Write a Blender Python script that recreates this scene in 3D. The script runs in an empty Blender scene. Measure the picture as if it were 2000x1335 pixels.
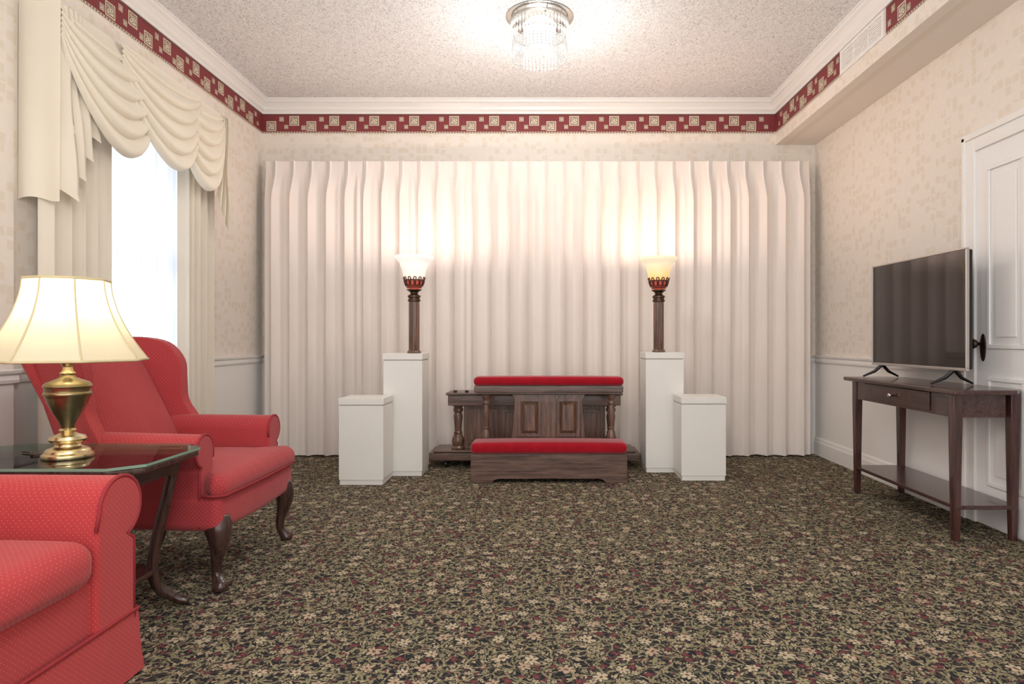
import bpy, bmesh, math, random
from mathutils import Vector, Matrix
random.seed(7)
scene = bpy.context.scene
COL = scene.collection
pi = math.pi

# ------------------------------------------------------------------ node helpers
def srgb(r, g, b):
    def f(c):
        c /= 255.0
        return c/12.92 if c <= 0.04045 else ((c+0.055)/1.055)**2.4
    return (f(r), f(g), f(b), 1.0)

class NB:
    def __init__(s, name):
        s.mat = bpy.data.materials.new(name)
        s.mat.use_nodes = True
        s.nt = s.mat.node_tree
        s.nt.nodes.clear()
        s.out = s.nt.nodes.new('ShaderNodeOutputMaterial')
    def n(s, t, **kw):
        nd = s.nt.nodes.new(t)
        for k, v in kw.items():
            setattr(nd, k, v)
        return nd
    def link(s, a, b):
        s.nt.links.new(a, b)
    def put(s, inp, v):
        if isinstance(v, bpy.types.NodeSocket):
            s.link(v, inp)
        else:
            inp.default_value = v
    def m(s, op, a, b=0.0, c=None):
        nd = s.n('ShaderNodeMath', operation=op)
        s.put(nd.inputs[0], a); s.put(nd.inputs[1], b)
        if c is not None: s.put(nd.inputs[2], c)
        return nd.outputs[0]
    def vm(s, op, a, b=None, scale=None):
        nd = s.n('ShaderNodeVectorMath', operation=op)
        s.put(nd.inputs[0], a)
        if b is not None: s.put(nd.inputs[1], b)
        if scale is not None: s.put(nd.inputs['Scale'], scale)
        return nd.outputs['Value'] if op in ('LENGTH', 'DISTANCE', 'DOT_PRODUCT') else nd.outputs[0]
    def mix(s, f, a, b, blend='MIX'):
        nd = s.n('ShaderNodeMix', data_type='RGBA', blend_type=blend)
        s.put(nd.inputs[0], f); s.put(nd.inputs[6], a); s.put(nd.inputs[7], b)
        return nd.outputs[2]
    def coord(s, kind='Object'):
        return s.n('ShaderNodeTexCoord').outputs[kind]
    def map(s, v, scale=(1,1,1), rot=(0,0,0)):
        nd = s.n('ShaderNodeMapping')
        s.put(nd.inputs['Vector'], v)
        nd.inputs['Scale'].default_value = scale
        nd.inputs['Rotation'].default_value = rot
        return nd.outputs[0]
    def noise(s, v, scale, detail=3, rough=0.5, dist=0.0):
        nd = s.n('ShaderNodeTexNoise')
        s.put(nd.inputs['Vector'], v)
        nd.inputs['Scale'].default_value = scale
        nd.inputs['Detail'].default_value = detail
        nd.inputs['Roughness'].default_value = rough
        nd.inputs['Distortion'].default_value = dist
        return nd
    def vor(s, v, scale, feature='F1', dims='2D', rand=1.0, dist='EUCLIDEAN'):
        nd = s.n('ShaderNodeTexVoronoi', feature=feature, voronoi_dimensions=dims)
        if feature != 'DISTANCE_TO_EDGE': nd.distance = dist
        s.put(nd.inputs['Vector'], v)
        nd.inputs['Scale'].default_value = scale
        nd.inputs['Randomness'].default_value = rand
        return nd
    def ramp(s, f, stops, interp='LINEAR'):
        nd = s.n('ShaderNodeValToRGB')
        cr = nd.color_ramp
        cr.interpolation = interp
        while len(cr.elements) < len(stops): cr.elements.new(0.5)
        for e, (p, c) in zip(cr.elements, stops):
            e.position = p; e.color = c
        s.put(nd.inputs[0], f)
        return nd.outputs[0]
    def bump(s, h, strength=0.3, dist=0.01):
        nd = s.n('ShaderNodeBump')
        nd.inputs['Strength'].default_value = strength
        nd.inputs['Distance'].default_value = dist
        s.put(nd.inputs['Height'], h)
        return nd.outputs[0]
    def bsdf(s, color, rough=0.5, metal=0.0, normal=None, emis=None, estr=0.0, sheen=0.0, coat=0.0, spec=None, trans=0.0):
        p = s.n('ShaderNodeBsdfPrincipled')
        s.put(p.inputs['Base Color'], color)
        s.put(p.inputs['Roughness'], rough)
        p.inputs['Metallic'].default_value = metal
        if normal is not None: s.link(normal, p.inputs['Normal'])
        if emis is not None:
            s.put(p.inputs['Emission Color'], emis)
            s.put(p.inputs['Emission Strength'], estr)
        p.inputs['Sheen Weight'].default_value = sheen
        p.inputs['Coat Weight'].default_value = coat
        if spec is not None: p.inputs['Specular IOR Level'].default_value = spec
        p.inputs['Transmission Weight'].default_value = trans
        return p.outputs[0]
    def done(s, sh):
        s.link(sh, s.out.inputs[0])
        return s.mat

def plain(name, col, rough=0.5, metal=0.0, var=0.04, nscale=12, **kw):
    b = NB(name)
    nz = b.noise(b.coord(), nscale, 3).outputs[0]
    d = tuple(max(0, c*(1-var*2)) for c in col[:3]) + (1,)
    l = tuple(min(1, c*(1+var)) for c in col[:3]) + (1,)
    c = b.mix(nz, d, l)
    return b.done(b.bsdf(c, rough, metal, **kw))

def wood(name, dark, light, axis='X', rough=0.35, coat=0.2):
    b = NB(name)
    sc = {'X': (1.2, 22, 22), 'Y': (22, 1.2, 22), 'Z': (22, 22, 1.2)}[axis]
    v = b.map(b.coord(), sc)
    n1 = b.noise(v, 2.2, 5, 0.6, 0.6).outputs[0]
    n2 = b.noise(v, 9, 3, 0.6).outputs[0]
    f = b.m('ADD', b.m('MULTIPLY', n1, 0.7), b.m('MULTIPLY', n2, 0.35))
    c = b.ramp(f, [(0.40, dark), (0.62, light)])
    return b.done(b.bsdf(c, rough, normal=b.bump(n2, 0.15, 0.003), coat=coat))

# ------------------------------------------------------------------ materials
def make_wallpaper():
    b = NB('wallpaper_paint')
    g = b.coord()
    sep = b.n('ShaderNodeSeparateXYZ'); b.link(g, sep.inputs[0])
    geo = b.n('ShaderNodeNewGeometry')
    nsep = b.n('ShaderNodeSeparateXYZ'); b.link(geo.outputs['Normal'], nsep.inputs[0])
    isx = b.m('GREATER_THAN', b.m('ABSOLUTE', nsep.outputs[0]), 0.5)
    u = b.m('ADD', b.m('MULTIPLY', isx, sep.outputs[1]), b.m('MULTIPLY', b.m('SUBTRACT', 1.0, isx), sep.outputs[0]))
    cmb = b.n('ShaderNodeCombineXYZ'); b.link(u, cmb.inputs[0]); b.link(sep.outputs[2], cmb.inputs[1])
    uv = cmb.outputs[0]
    big = b.noise(uv, 5.5, 2).outputs[0]
    v1 = b.vor(uv, 19, rand=0.45, dist='CHEBYCHEV')
    s1 = b.n('ShaderNodeSeparateColor'); b.link(v1.outputs['Color'], s1.inputs[0])
    m1 = b.m('MULTIPLY', b.m('LESS_THAN', v1.outputs['Distance'], 0.40), b.m('GREATER_THAN', b.m('ADD', s1.outputs[0], big), 1.10))
    v2 = b.vor(uv, 30, rand=0.5, dist='CHEBYCHEV')
    s2 = b.n('ShaderNodeSeparateColor'); b.link(v2.outputs['Color'], s2.inputs[0])
    m2 = b.m('MULTIPLY', b.m('LESS_THAN', v2.outputs['Distance'], 0.40), b.m('GREATER_THAN', s2.outputs[1], 0.78))
    nz = b.noise(uv, 60, 3).outputs[0]
    base = b.mix(nz, srgb(230, 220, 209), srgb(235, 226, 216))
    c = b.mix(b.m('MULTIPLY', m1, 0.55), base, srgb(221, 207, 188))
    c = b.mix(b.m('MULTIPLY', m2, 0.4), c, srgb(238, 229, 215))
    low = b.m('LESS_THAN', sep.outputs[2], 0.83)
    c = b.mix(low, c, srgb(240, 236, 232))
    return b.done(b.bsdf(c, 0.6))
M_wall = make_wallpaper()

def make_ceiling():
    b = NB('ceiling_texture')
    g = b.coord()
    v = b.map(g, (1.0, 0.45, 1))
    n = b.noise(v, 70, 3, 0.6, 2.4).outputs[0]
    n2 = b.noise(g, 14, 3).outputs[0]
    c = b.ramp(n, [(0.38, srgb(188, 184, 183)), (0.46, srgb(234, 233, 233)), (0.60, srgb(248, 248, 248))])
    c = b.mix(b.m('MULTIPLY', n2, 0.10), c, srgb(218, 216, 216))
    return b.done(b.bsdf(c, 0.85, normal=b.bump(n, 0.35, 0.006)))
M_ceil = make_ceiling()

def make_carpet():
    b = NB('floral_carpet')
    g = b.map(b.coord(), (1.18, 1.18, 1))
    dn = b.noise(g, 9, 2)
    dis = b.vm('SCALE', b.vm('SUBTRACT', dn.outputs['Color'], (0.5, 0.5, 0.5)), scale=0.07)
    p = b.vm('ADD', g, dis)
    dn2 = b.noise(g, 34, 2)
    p2 = b.vm('ADD', p, b.vm('SCALE', b.vm('SUBTRACT', dn2.outputs['Color'], (0.5, 0.5, 0.5)), scale=0.03))
    base = srgb(42, 41, 45)
    olive, tan, green, rose = srgb(142, 135, 106), srgb(178, 162, 134), srgb(112, 108, 86), srgb(118, 64, 68)
    vine = b.m('LESS_THAN', b.vor(p2, 19, 'DISTANCE_TO_EDGE').outputs['Distance'], 0.07)
    vine2 = b.m('LESS_THAN', b.vor(p2, 33, 'DISTANCE_TO_EDGE').outputs['Distance'], 0.06)
    c = b.mix(b.m('MULTIPLY', vine2, 0.7), base, srgb(108, 102, 82))
    c = b.mix(vine, c, srgb(142, 133, 104))
    def leaves(c, vec, sc, r, thr, cols):
        lv = b.vor(vec, sc)
        sl = b.n('ShaderNodeSeparateColor'); b.link(lv.outputs['Color'], sl.inputs[0])
        lm = b.m('MULTIPLY', b.m('LESS_THAN', lv.outputs['Distance'], r), b.m('GREATER_THAN', sl.outputs[0], thr))
        return b.mix(lm, c, b.ramp(sl.outputs[1], cols, 'CONSTANT'))
    c = leaves(c, b.map(p2, (1.0, 1.9, 1), (0, 0, 0.6)), 42, 0.33, 0.5, [(0.0, olive), (0.4, tan), (0.62, green), (0.84, rose)])
    c = leaves(c, b.map(p2, (2.0, 1.0, 1), (0, 0, 0.3)), 38, 0.32, 0.58, [(0.0, olive), (0.45, tan), (0.84, rose)])
    def flower(scale, R, k, c, cols, thr, rnd):
        fv = b.vor(p, scale, rand=rnd)
        sf = b.n('ShaderNodeSeparateColor'); b.link(fv.outputs['Color'], sf.inputs[0])
        loc = b.vm('SUBTRACT', p, fv.outputs['Position'])
        ls = b.n('ShaderNodeSeparateXYZ'); b.link(loc, ls.inputs[0])
        r = b.m('SQRT', b.m('ADD', b.m('MULTIPLY', ls.outputs[0], ls.outputs[0]), b.m('MULTIPLY', ls.outputs[1], ls.outputs[1])))
        th = b.m('ARCTAN2', ls.outputs[1], ls.outputs[0])
        ca = b.m('ABSOLUTE', b.m('COSINE', b.m('ADD', b.m('MULTIPLY', th, k), b.m('MULTIPLY', sf.outputs[2], 6.0))))
        RR = b.m('MULTIPLY', b.m('ADD', b.m('MULTIPLY', ca, 0.65), 0.35), R)
        show = b.m('GREATER_THAN', sf.outputs[0], thr)
        mk = b.m('MULTIPLY', b.m('LESS_THAN', r, RR), show)
        halo = b.m('MULTIPLY', b.m('LESS_THAN', r, b.m('ADD', RR, 0.005)), show)
        fc = b.ramp(sf.outputs[1], cols, 'CONSTANT')
        c = b.mix(halo, c, base)
        c = b.mix(mk, c, fc)
        c = b.mix(b.m('MULTIPLY', b.m('LESS_THAN', r, R*0.22), show), c, srgb(112, 86, 72))
        return c
    c = flower(20, 0.016, 2.5, c, [(0.0, srgb(120, 62, 68)), (0.30, srgb(180, 165, 138)), (0.6, srgb(150, 142, 112))], 0.45, 0.8)
    c = flower(8.5, 0.030, 3.0, c, [(0.0, srgb(190, 175, 148)), (0.6, srgb(180, 158, 134)), (0.85, srgb(156, 148, 116))], 0.4, 0.8)
    fz = b.noise(g, 420, 2).outputs[0]
    c = b.mix(b.m('MULTIPLY', fz, 0.35), c, b.mix(0.5, c, srgb(62, 58, 54)))
    return b.done(b.bsdf(c, 0.95, normal=b.bump(fz, 0.5, 0.004), spec=0.1))
M_carpet = make_carpet()

M_white = plain('white_trim_paint', srgb(240, 237, 233), 0.35, var=0.01)
M_doorp = plain('white_door_paint', srgb(240, 238, 236), 0.3, var=0.01)
M_ped = plain('pedestal_laminate', srgb(234, 231, 225), 0.4, var=0.02, nscale=6)
M_gap = plain('shadow_gap_paint', srgb(190, 184, 174), 0.6)
M_maroon = plain('border_maroon', srgb(128, 48, 52), 0.6, var=0.08, nscale=40)
M_bcream = plain('border_cream', srgb(220, 206, 184), 0.6, var=0.03, nscale=80)
M_bbrown = plain('border_brown', srgb(96, 70, 58), 0.6)

def make_cloth(name, col, dark, bscale=220, trans=0.0, rough=0.85):
    b = NB(name)
    g = b.coord()
    nz = b.noise(g, bscale, 2).outputs[0]
    n2 = b.noise(g, 3, 2).outputs[0]
    c = b.mix(n2, dark, col)
    sh = b.bsdf(c, rough, normal=b.bump(nz, 0.08, 0.002), sheen=0.15, spec=0.2)
    if trans > 0:
        t = b.n('ShaderNodeBsdfTranslucent'); b.put(t.inputs[0], col)
        mx = b.n('ShaderNodeMixShader'); mx.inputs[0].default_value = trans
        b.link(sh, mx.inputs[1]); b.link(t.outputs[0], mx.inputs[2])
        sh = mx.outputs[0]
    return b.done(sh)
M_curtain = make_cloth('ivory_curtain_cloth', srgb(242, 232, 225), srgb(236, 225, 217), 260)
M_drape = make_cloth('cream_drape_cloth', srgb(234, 226, 212), srgb(226, 216, 200), 260, 0.06)
M_swag = make_cloth('cream_satin_cloth', srgb(240, 232, 216), srgb(232, 222, 204), 260, 0.05, 0.6)

def make_sheer():
    b = NB('white_sheer_cloth')
    t = b.n('ShaderNodeBsdfTranslucent'); t.inputs[0].default_value = srgb(212, 220, 229)
    d = b.n('ShaderNodeBsdfDiffuse')
    nz = b.noise(b.coord(), 300, 1).outputs[0]
    b.put(d.inputs[0], b.mix(nz, srgb(238, 240, 246), srgb(244, 246, 250)))
    mx = b.n('ShaderNodeMixShader'); mx.inputs[0].default_value = 0.4
    b.link(t.outputs[0], mx.inputs[1]); b.link(d.outputs[0], mx.inputs[2])
    tr = b.n('ShaderNodeBsdfTransparent')
    m2 = b.n('ShaderNodeMixShader'); m2.inputs[0].default_value = 0.03
    b.link(mx.outputs[0], m2.inputs[1]); b.link(tr.outputs[0], m2.inputs[2])
    return b.done(m2.outputs[0])
M_sheer = make_sheer()

def make_dotfabric(name, k, col, col2):
    b = NB(name)
    uv = b.map(b.coord('UV'), (1, 1, 1), (0, 0, pi/4))
    v = b.vor(uv, k, rand=0.0)
    dot = b.m('LESS_THAN', v.outputs['Distance'], 0.11)
    nz = b.noise(b.coord(), 5, 3).outputs[0]
    c = b.mix(nz, col, col2)
    wv = b.noise(b.map(b.coord('UV'), (1, 3, 1)), 400, 1).outputs[0]
    c = b.mix(b.m('MULTIPLY', wv, 0.2), c, srgb(206, 96, 96))
    c = b.mix(b.m('MULTIPLY', dot, 0.8), c, srgb(212, 126, 116))
    nb = b.noise(b.coord(), 500, 2).outputs[0]
    n3 = b.noise(b.coord(), 7, 2).outputs[0]
    h = b.m('ADD', b.m('MULTIPLY', nb, 0.08), n3)
    return b.done(b.bsdf(c, 0.8, normal=b.bump(h, 0.4, 0.014), sheen=0.15, spec=0.25))
M_red = make_dotfabric('red_dotted_upholstery', 84, srgb(158, 46, 52), srgb(170, 54, 60))
M_red2 = make_dotfabric('coral_dotted_upholstery', 90, srgb(168, 48, 50), srgb(180, 56, 58))
M_pipe = plain('red_piping', srgb(150, 40, 48), 0.8)

def make_velvet():
    b = NB('crimson_velvet')
    nz = b.noise(b.coord(), 16, 4, 0.6).outputs[0]
    c = b.mix(nz, srgb(132, 8, 22), srgb(178, 20, 40))
    return b.done(b.bsdf(c, 0.9, sheen=0.35, normal=b.bump(nz, 0.2, 0.01), spec=0.1))
M_velvet = make_velvet()
M_woodX = wood('walnut_stain_wood', srgb(64, 46, 40), srgb(116, 90, 78), 'X')
M_woodZ = wood('walnut_stain_wood_upright', srgb(66, 46, 38), srgb(126, 94, 78), 'Z')
M_espX = wood('espresso_wood', srgb(46, 26, 24), srgb(78, 48, 44), 'Y', 0.25, 0.4)
M_espZ = wood('espresso_wood_upright', srgb(48, 27, 25), srgb(82, 49, 45), 'Z', 0.25, 0.4)
M_legw = wood('dark_leg_wood', srgb(42, 26, 24), srgb(76, 52, 46), 'Z', 0.25, 0.4)
M_brass = plain('polished_brass', srgb(214, 196, 154), 0.25, 1.0, var=0.05)
M_abrass = plain('antique_brass', srgb(164, 150, 114), 0.3, 1.0, var=0.15, nscale=30)
M_chrome = plain('chrome_metal', srgb(205, 203, 198), 0.18, 1.0, var=0.02)
M_silver = plain('silver_plastic', srgb(190, 184, 180), 0.3, 0.8, var=0.02)
M_black = plain('black_plastic', srgb(20, 20, 20), 0.4, var=0.05)
M_screen = plain('glossy_dark_screen', srgb(36, 24, 24), 0.05, var=0.02, spec=0.8)
M_bronze = plain('dark_bronze_metal', srgb(88, 68, 54), 0.35, 0.8, var=0.2)
M_redmetal = plain('dark_red_filigree_metal', srgb(84, 44, 40), 0.4, 0.3, var=0.1)

def make_glass(name, tint=(0.9, 0.97, 0.93, 1), rough=0.02):
    b = NB(name)
    gl = b.n('ShaderNodeBsdfGlossy'); gl.inputs['Roughness'].default_value = rough
    tr = b.n('ShaderNodeBsdfTransparent')
    nz = b.noise(b.coord(), 2, 1).outputs[0]
    b.put(tr.inputs[0], b.mix(nz, tint, tuple(min(1, x*1.02) for x in tint[:3])+(1,)))
    fr = b.n('ShaderNodeFresnel'); fr.inputs[0].default_value = 1.5
    mx = b.n('ShaderNodeMixShader')
    b.link(fr.outputs[0], mx.inputs[0]); b.link(tr.outputs[0], mx.inputs[1]); b.link(gl.outputs[0], mx.inputs[2])
    return b.done(mx.outputs[0])
M_glass = make_glass('clear_table_glass')
M_glassedge = plain('green_glass_edge', srgb(130, 158, 138), 0.15, var=0.02)

def make_glow(name, col, estr, trans=0.5, ecol=None):
    b = NB(name)
    nz = b.noise(b.coord(), 20, 2).outputs[0]
    c2 = b.mix(nz, col, tuple(min(1, x*1.04) for x in col[:3])+(1,))
    p = b.bsdf(c2, 0.5, emis=(ecol or col), estr=estr)
    t = b.n('ShaderNodeBsdfTranslucent'); b.put(t.inputs[0], col)
    mx = b.n('ShaderNodeMixShader'); mx.inputs[0].default_value = trans
    b.link(p, mx.inputs[1]); b.link(t.outputs[0], mx.inputs[2])
    return b.done(mx.outputs[0])
M_shade = make_glow('cream_lamp_shade_cloth', srgb(238, 230, 204), 0.15, 0.5)
def make_opal(name, lo, hi, e):
    b = NB(name)
    s_ = b.n('ShaderNodeSeparateXYZ'); b.link(b.coord(), s_.inputs[0])
    f = b.m('DIVIDE', b.m('SUBTRACT', s_.outputs[2], 0.55), 0.14)
    nz = b.noise(b.coord(), 25, 3).outputs[0]
    f = b.m('ADD', f, b.m('MULTIPLY', b.m('SUBTRACT', nz, 0.5), 0.3))
    c = b.ramp(f, [(0.0, lo), (1.0, hi)])
    return b.done(b.bsdf(c, 0.4, emis=c, estr=e))
M_torchA = make_opal('white_opal_glass', srgb(253, 230, 212), srgb(255, 248, 242), 0.55)
M_torchB = make_opal('amber_opal_glass', srgb(248, 200, 118), srgb(254, 238, 206), 0.50)
M_redglow = make_glow('red_glass_cup', srgb(186, 84, 66), 0.3, 0.05)
M_bulb = make_glow('lit_bulb', srgb(255, 245, 225), 12, 0.1)
M_diff = make_glow('frosted_light_diffuser', srgb(250, 246, 240), 0.75, 0.1)
def make_crystal():
    b = NB('crystal_glass')
    gl = b.n('ShaderNodeBsdfGlossy'); gl.inputs['Roughness'].default_value = 0.05
    tr = b.n('ShaderNodeBsdfTransparent')
    em = b.n('ShaderNodeEmission'); em.inputs[0].default_value = srgb(255, 252, 246); em.inputs[1].default_value = 1.3
    nz = b.noise(b.coord(), 40, 1).outputs[0]
    b.put(tr.inputs[0], b.mix(nz, (0.50, 0.48, 0.46, 1), (0.95, 0.95, 0.95, 1)))
    a = b.n('ShaderNodeMixShader'); a.inputs[0].default_value = 0.5
    b.link(tr.outputs[0], a.inputs[1]); b.link(gl.outputs[0], a.inputs[2])
    a2 = b.n('ShaderNodeMixShader'); a2.inputs[0].default_value = 0.4
    b.link(a.outputs[0], a2.inputs[1]); b.link(em.outputs[0], a2.inputs[2])
    return b.done(a2.outputs[0])
M_crystal = make_crystal()

# ------------------------------------------------------------------ geometry helpers
def thing(name, label, cat, loc=(0, 0, 0), group=None):
    e = bpy.data.objects.new(name, None)
    e.empty_display_size = 0.1
    e.location = loc
    COL.objects.link(e)
    e['label'] = label; e['category'] = cat
    if group: e['group'] = group
    return e

def box_uv(me):
    uvl = me.uv_layers.new(name='UVMap')
    for p in me.polygons:
        n = p.normal
        ax = max(range(3), key=lambda i: abs(n[i]))
        for li in p.loop_indices:
            co = me.vertices[me.loops[li].vertex_index].co
            if ax == 0: uv = (co.y, co.z)
            elif ax == 1: uv = (co.x, co.z)
            else: uv = (co.x, co.y)
            uvl.data[li].uv = uv

def mk(name, bm, mats, parent=None, smooth=False, bevel=0.0, seg=3, warp=None, kind=None, label=None, fixn=True):
    if warp:
        for v in bm.verts: v.co = Vector(warp(v.co.x, v.co.y, v.co.z))
    if fixn: bmesh.ops.recalc_face_normals(bm, faces=bm.faces[:])
    me = bpy.data.meshes.new(name)
    bm.to_mesh(me); bm.free()
    if not isinstance(mats, (list, tuple)): mats = [mats]
    for m in mats: me.materials.append(m)
    ob = bpy.data.objects.new(name, me)
    COL.objects.link(ob)
    box_uv(me)
    if smooth or bevel > 0:
        for p in me.polygons: p.use_smooth = True
    if smooth == 'angle':
        me.set_sharp_from_angle(angle=math.radians(38))
    if bevel > 0:
        md = ob.modifiers.new('bevel', 'BEVEL'); md.width = bevel; md.segments = seg; md.limit_method = 'ANGLE'
        md.angle_limit = math.radians(35)
        w = ob.modifiers.new('wn', 'WEIGHTED_NORMAL'); w.keep_sharp = True
    if parent is not None: ob.parent = parent
    if kind: ob['kind'] = kind
    if label: ob['label'] = label
    return ob

def add_box(bm, x0, x1, y0, y1, z0, z1, mi=0):
    vs = [bm.verts.new(c) for c in [(x0,y0,z0),(x1,y0,z0),(x1,y1,z0),(x0,y1,z0),(x0,y0,z1),(x1,y0,z1),(x1,y1,z1),(x0,y1,z1)]]
    for f in [(0,3,2,1),(4,5,6,7),(0,1,5,4),(1,2,6,5),(2,3,7,6),(3,0,4,7)]:
        fc = bm.faces.new([vs[i] for i in f]); fc.material_index = mi

def boxes(name, lst, mat, parent=None, bevel=0.0, **kw):
    bm = bmesh.new()
    for b in lst: add_box(bm, *b)
    return mk(name, bm, mat, parent, bevel=bevel, seg=2, **kw)

def add_prism(bm, pts, axis, a, b):
    def P(p, t):
        if axis == 'x': return (t, p[0], p[1])
        if axis == 'y': return (p[0], t, p[1])
        return (p[0], p[1], t)
    A = [bm.verts.new(P(p, a)) for p in pts]
    B = [bm.verts.new(P(p, b)) for p in pts]
    bm.faces.new(A); bm.faces.new(B[::-1])
    n = len(pts)
    for i in range(n):
        j = (i+1) % n
        bm.faces.new([A[i], B[i], B[j], A[j]])

def prism(name, pts, axis, a, b, mat, parent=None, bevel=0.0, **kw):
    bm = bmesh.new(); add_prism(bm, pts, axis, a, b)
    return mk(name, bm, mat, parent, bevel=bevel, **kw)

def add_lathe(bm, prof, c=(0, 0, 0), seg=40, mod=None, caps=True):
    rings = []
    for (r, z) in prof:
        ring = []
        for i in range(seg):
            a = 2*pi*i/seg
            rr = r*(mod(a, z) if mod else 1)
            ring.append(bm.verts.new((c[0]+rr*math.cos(a), c[1]+rr*math.sin(a), c[2]+z)))
        rings.append(ring)
    for k in range(len(rings)-1):
        for i in range(seg):
            j = (i+1) % seg
            bm.faces.new([rings[k][i], rings[k][j], rings[k+1][j], rings[k+1][i]])
    if caps:
        bm.faces.new(rings[0][::-1]); bm.faces.new(rings[-1])

def lathe(name, prof, mat, parent=None, c=(0, 0, 0), seg=40, mod=None, caps=True, smooth='angle', **kw):
    bm = bmesh.new(); add_lathe(bm, prof, c, seg, mod, caps)
    return mk(name, bm, mat, parent, smooth=smooth, fixn=caps, **kw)

def add_tube(bm, path, rad, seg=10, closed=False, caps=True, squash=None):
    path = [Vector(p) for p in path]
    n = len(path)
    if not isinstance(rad, (list, tuple)): rad = [rad]*n
    rings = []
    up = Vector((0.31, 0.17, 1)).normalized()
    prevx = None
    for i in range(n):
        if closed: t = path[(i+1) % n]-path[i-1]
        else: t = path[min(i+1, n-1)]-path[max(i-1, 0)]
        t.normalize()
        if prevx is None:
            ref = up if abs(t.dot(up)) < 0.9 else Vector((1, 0, 0))
            x = (ref - t*ref.dot(t)).normalized()
        else:
            x = (prevx - t*prevx.dot(t)).normalized()
        prevx = x
        y = t.cross(x)
        rings.append([bm.verts.new(path[i]+(x*math.cos(2*pi*k/seg)+y*math.sin(2*pi*k/seg))*rad[i]) for k in range(seg)])
    m = n if closed else n-1
    for i in range(m):
        A = rings[i]; B = rings[(i+1) % n]
        for k in range(seg):
            l = (k+1) % seg
            bm.faces.new([A[k], A[l], B[l], B[k]])
    if caps and not closed:
        bm.faces.new(rings[0][::-1]); bm.faces.new(rings[-1])

def tube(name, path, rad, mat, parent=None, seg=10, closed=False, **kw):
    bm = bmesh.new(); add_tube(bm, path, rad, seg, closed)
    return mk(name, bm, mat, parent, smooth=True, **kw)

def smoothpath(pts, n=6):
    out = []
    P = [Vector(p) for p in pts]
    for i in range(len(P)-1):
        p0 = P[max(i-1, 0)]; p1 = P[i]; p2 = P[i+1]; p3 = P[min(i+2, len(P)-1)]
        for k in range(n):
            t = k/n
            out.append(0.5*((2*p1)+(p2-p0)*t+(2*p0-5*p1+4*p2-p3)*t*t+(-p0+3*p1-3*p2+p3)*t**3))
    out.append(P[-1])
    return out

def cushion(name, x0, x1, y0, y1, z0, z1, r, crown, mat, parent=None, warp=None, side=0.0, **kw):
    h = [(x1-x0)/2, (y1-y0)/2, (z1-z0)/2]
    c = [(x1+x0)/2, (y1+y0)/2, (z1+z0)/2]
    r = min(r, min(h)*0.999)
    def arr(H):
        e = [r*math.tan(math.radians(a)) for a in (45, 34, 22, 11)]
        inner = [(-1+2*i/10)*(H-r) for i in range(11)]
        return [-(H-r)-q for q in e]+inner+[(H-r)+q for q in e[::-1]]
    A = [arr(v) for v in h]
    bm = bmesh.new()
    for ax in range(3):
        u, v = [(1, 2), (2, 0), (0, 1)][ax]
        for sg in (-1, 1):
            g = []
            for a in A[u]:
                row = []
                for b_ in A[v]:
                    p = [0, 0, 0]; p[ax] = sg*h[ax]; p[u] = a; p[v] = b_
                    q = [max(-(h[i]-r), min(h[i]-r, p[i])) for i in range(3)]
                    d = Vector([p[i]-q[i] for i in range(3)])
                    if d.length > 1e-9: d = d.normalized()*r
                    o = [q[i]+d[i] for i in range(3)]
                    fx = [max(0, 1-(o[i]/h[i])**2) for i in range(3)]
                    o[2] += (1 if o[2] > 0 else 0)*crown*math.sqrt(fx[0]*fx[1])
                    if side: o[0] += (side*math.sqrt(fx[1]*fx[2]) if o[0] > 0 else 0)
                    row.append(bm.verts.new([o[i]+c[i] for i in range(3)]))
                g.append(row)
            for i in range(len(g)-1):
                for j in range(len(g[0])-1):
                    bm.faces.new([g[i][j], g[i+1][j], g[i+1][j+1], g[i][j+1]])
    bmesh.ops.remove_doubles(bm, verts=bm.verts[:], dist=1e-5)
    return mk(name, bm, mat, parent, smooth=True, warp=warp, **kw)

def struct(ob):
    ob['kind'] = 'structure'
    return ob

# ------------------------------------------------------------------ room
XL, XR, YB, ZC, YF = -2.457, 2.386, 5.605, 3.085, -1.0
XS, ZS = 2.04, 2.70
struct(boxes('floor', [(XL-0.1, XR+0.1, YF, YB+0.1, -0.1, 0)], M_carpet))
struct(boxes('ceiling', [(XL-0.1, XR+0.1, YF, YB+0.1, ZC, ZC+0.1)], M_ceil))
struct(boxes('wall_back', [(XL-0.1, XR+0.1, YB, YB+0.1, 0, ZC)], M_wall))
struct(boxes('wall_right', [(XR, XR+0.1, YF, YB, 0, ZC)], M_wall))
WY0, WY1, WZ0, WZ1 = 3.35, 4.32, 0.55, 2.42
struct(boxes('wall_left', [(XL-0.1, XL, YF, WY0, 0, ZC), (XL-0.1, XL, WY1, YB, 0, ZC),
                           (XL-0.1, XL, WY0, WY1, 0, WZ0), (XL-0.1, XL, WY0, WY1, WZ1, ZC)], M_wall))
struct(boxes('trim_1', [(XS, XR, YF, YB, ZS, ZC)], M_wall))          # soffit
struct(boxes('trim_2', [(XL, XL+0.035, YF, 2.93, 0, 2.60)], M_wall))    # shallow pilaster

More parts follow.
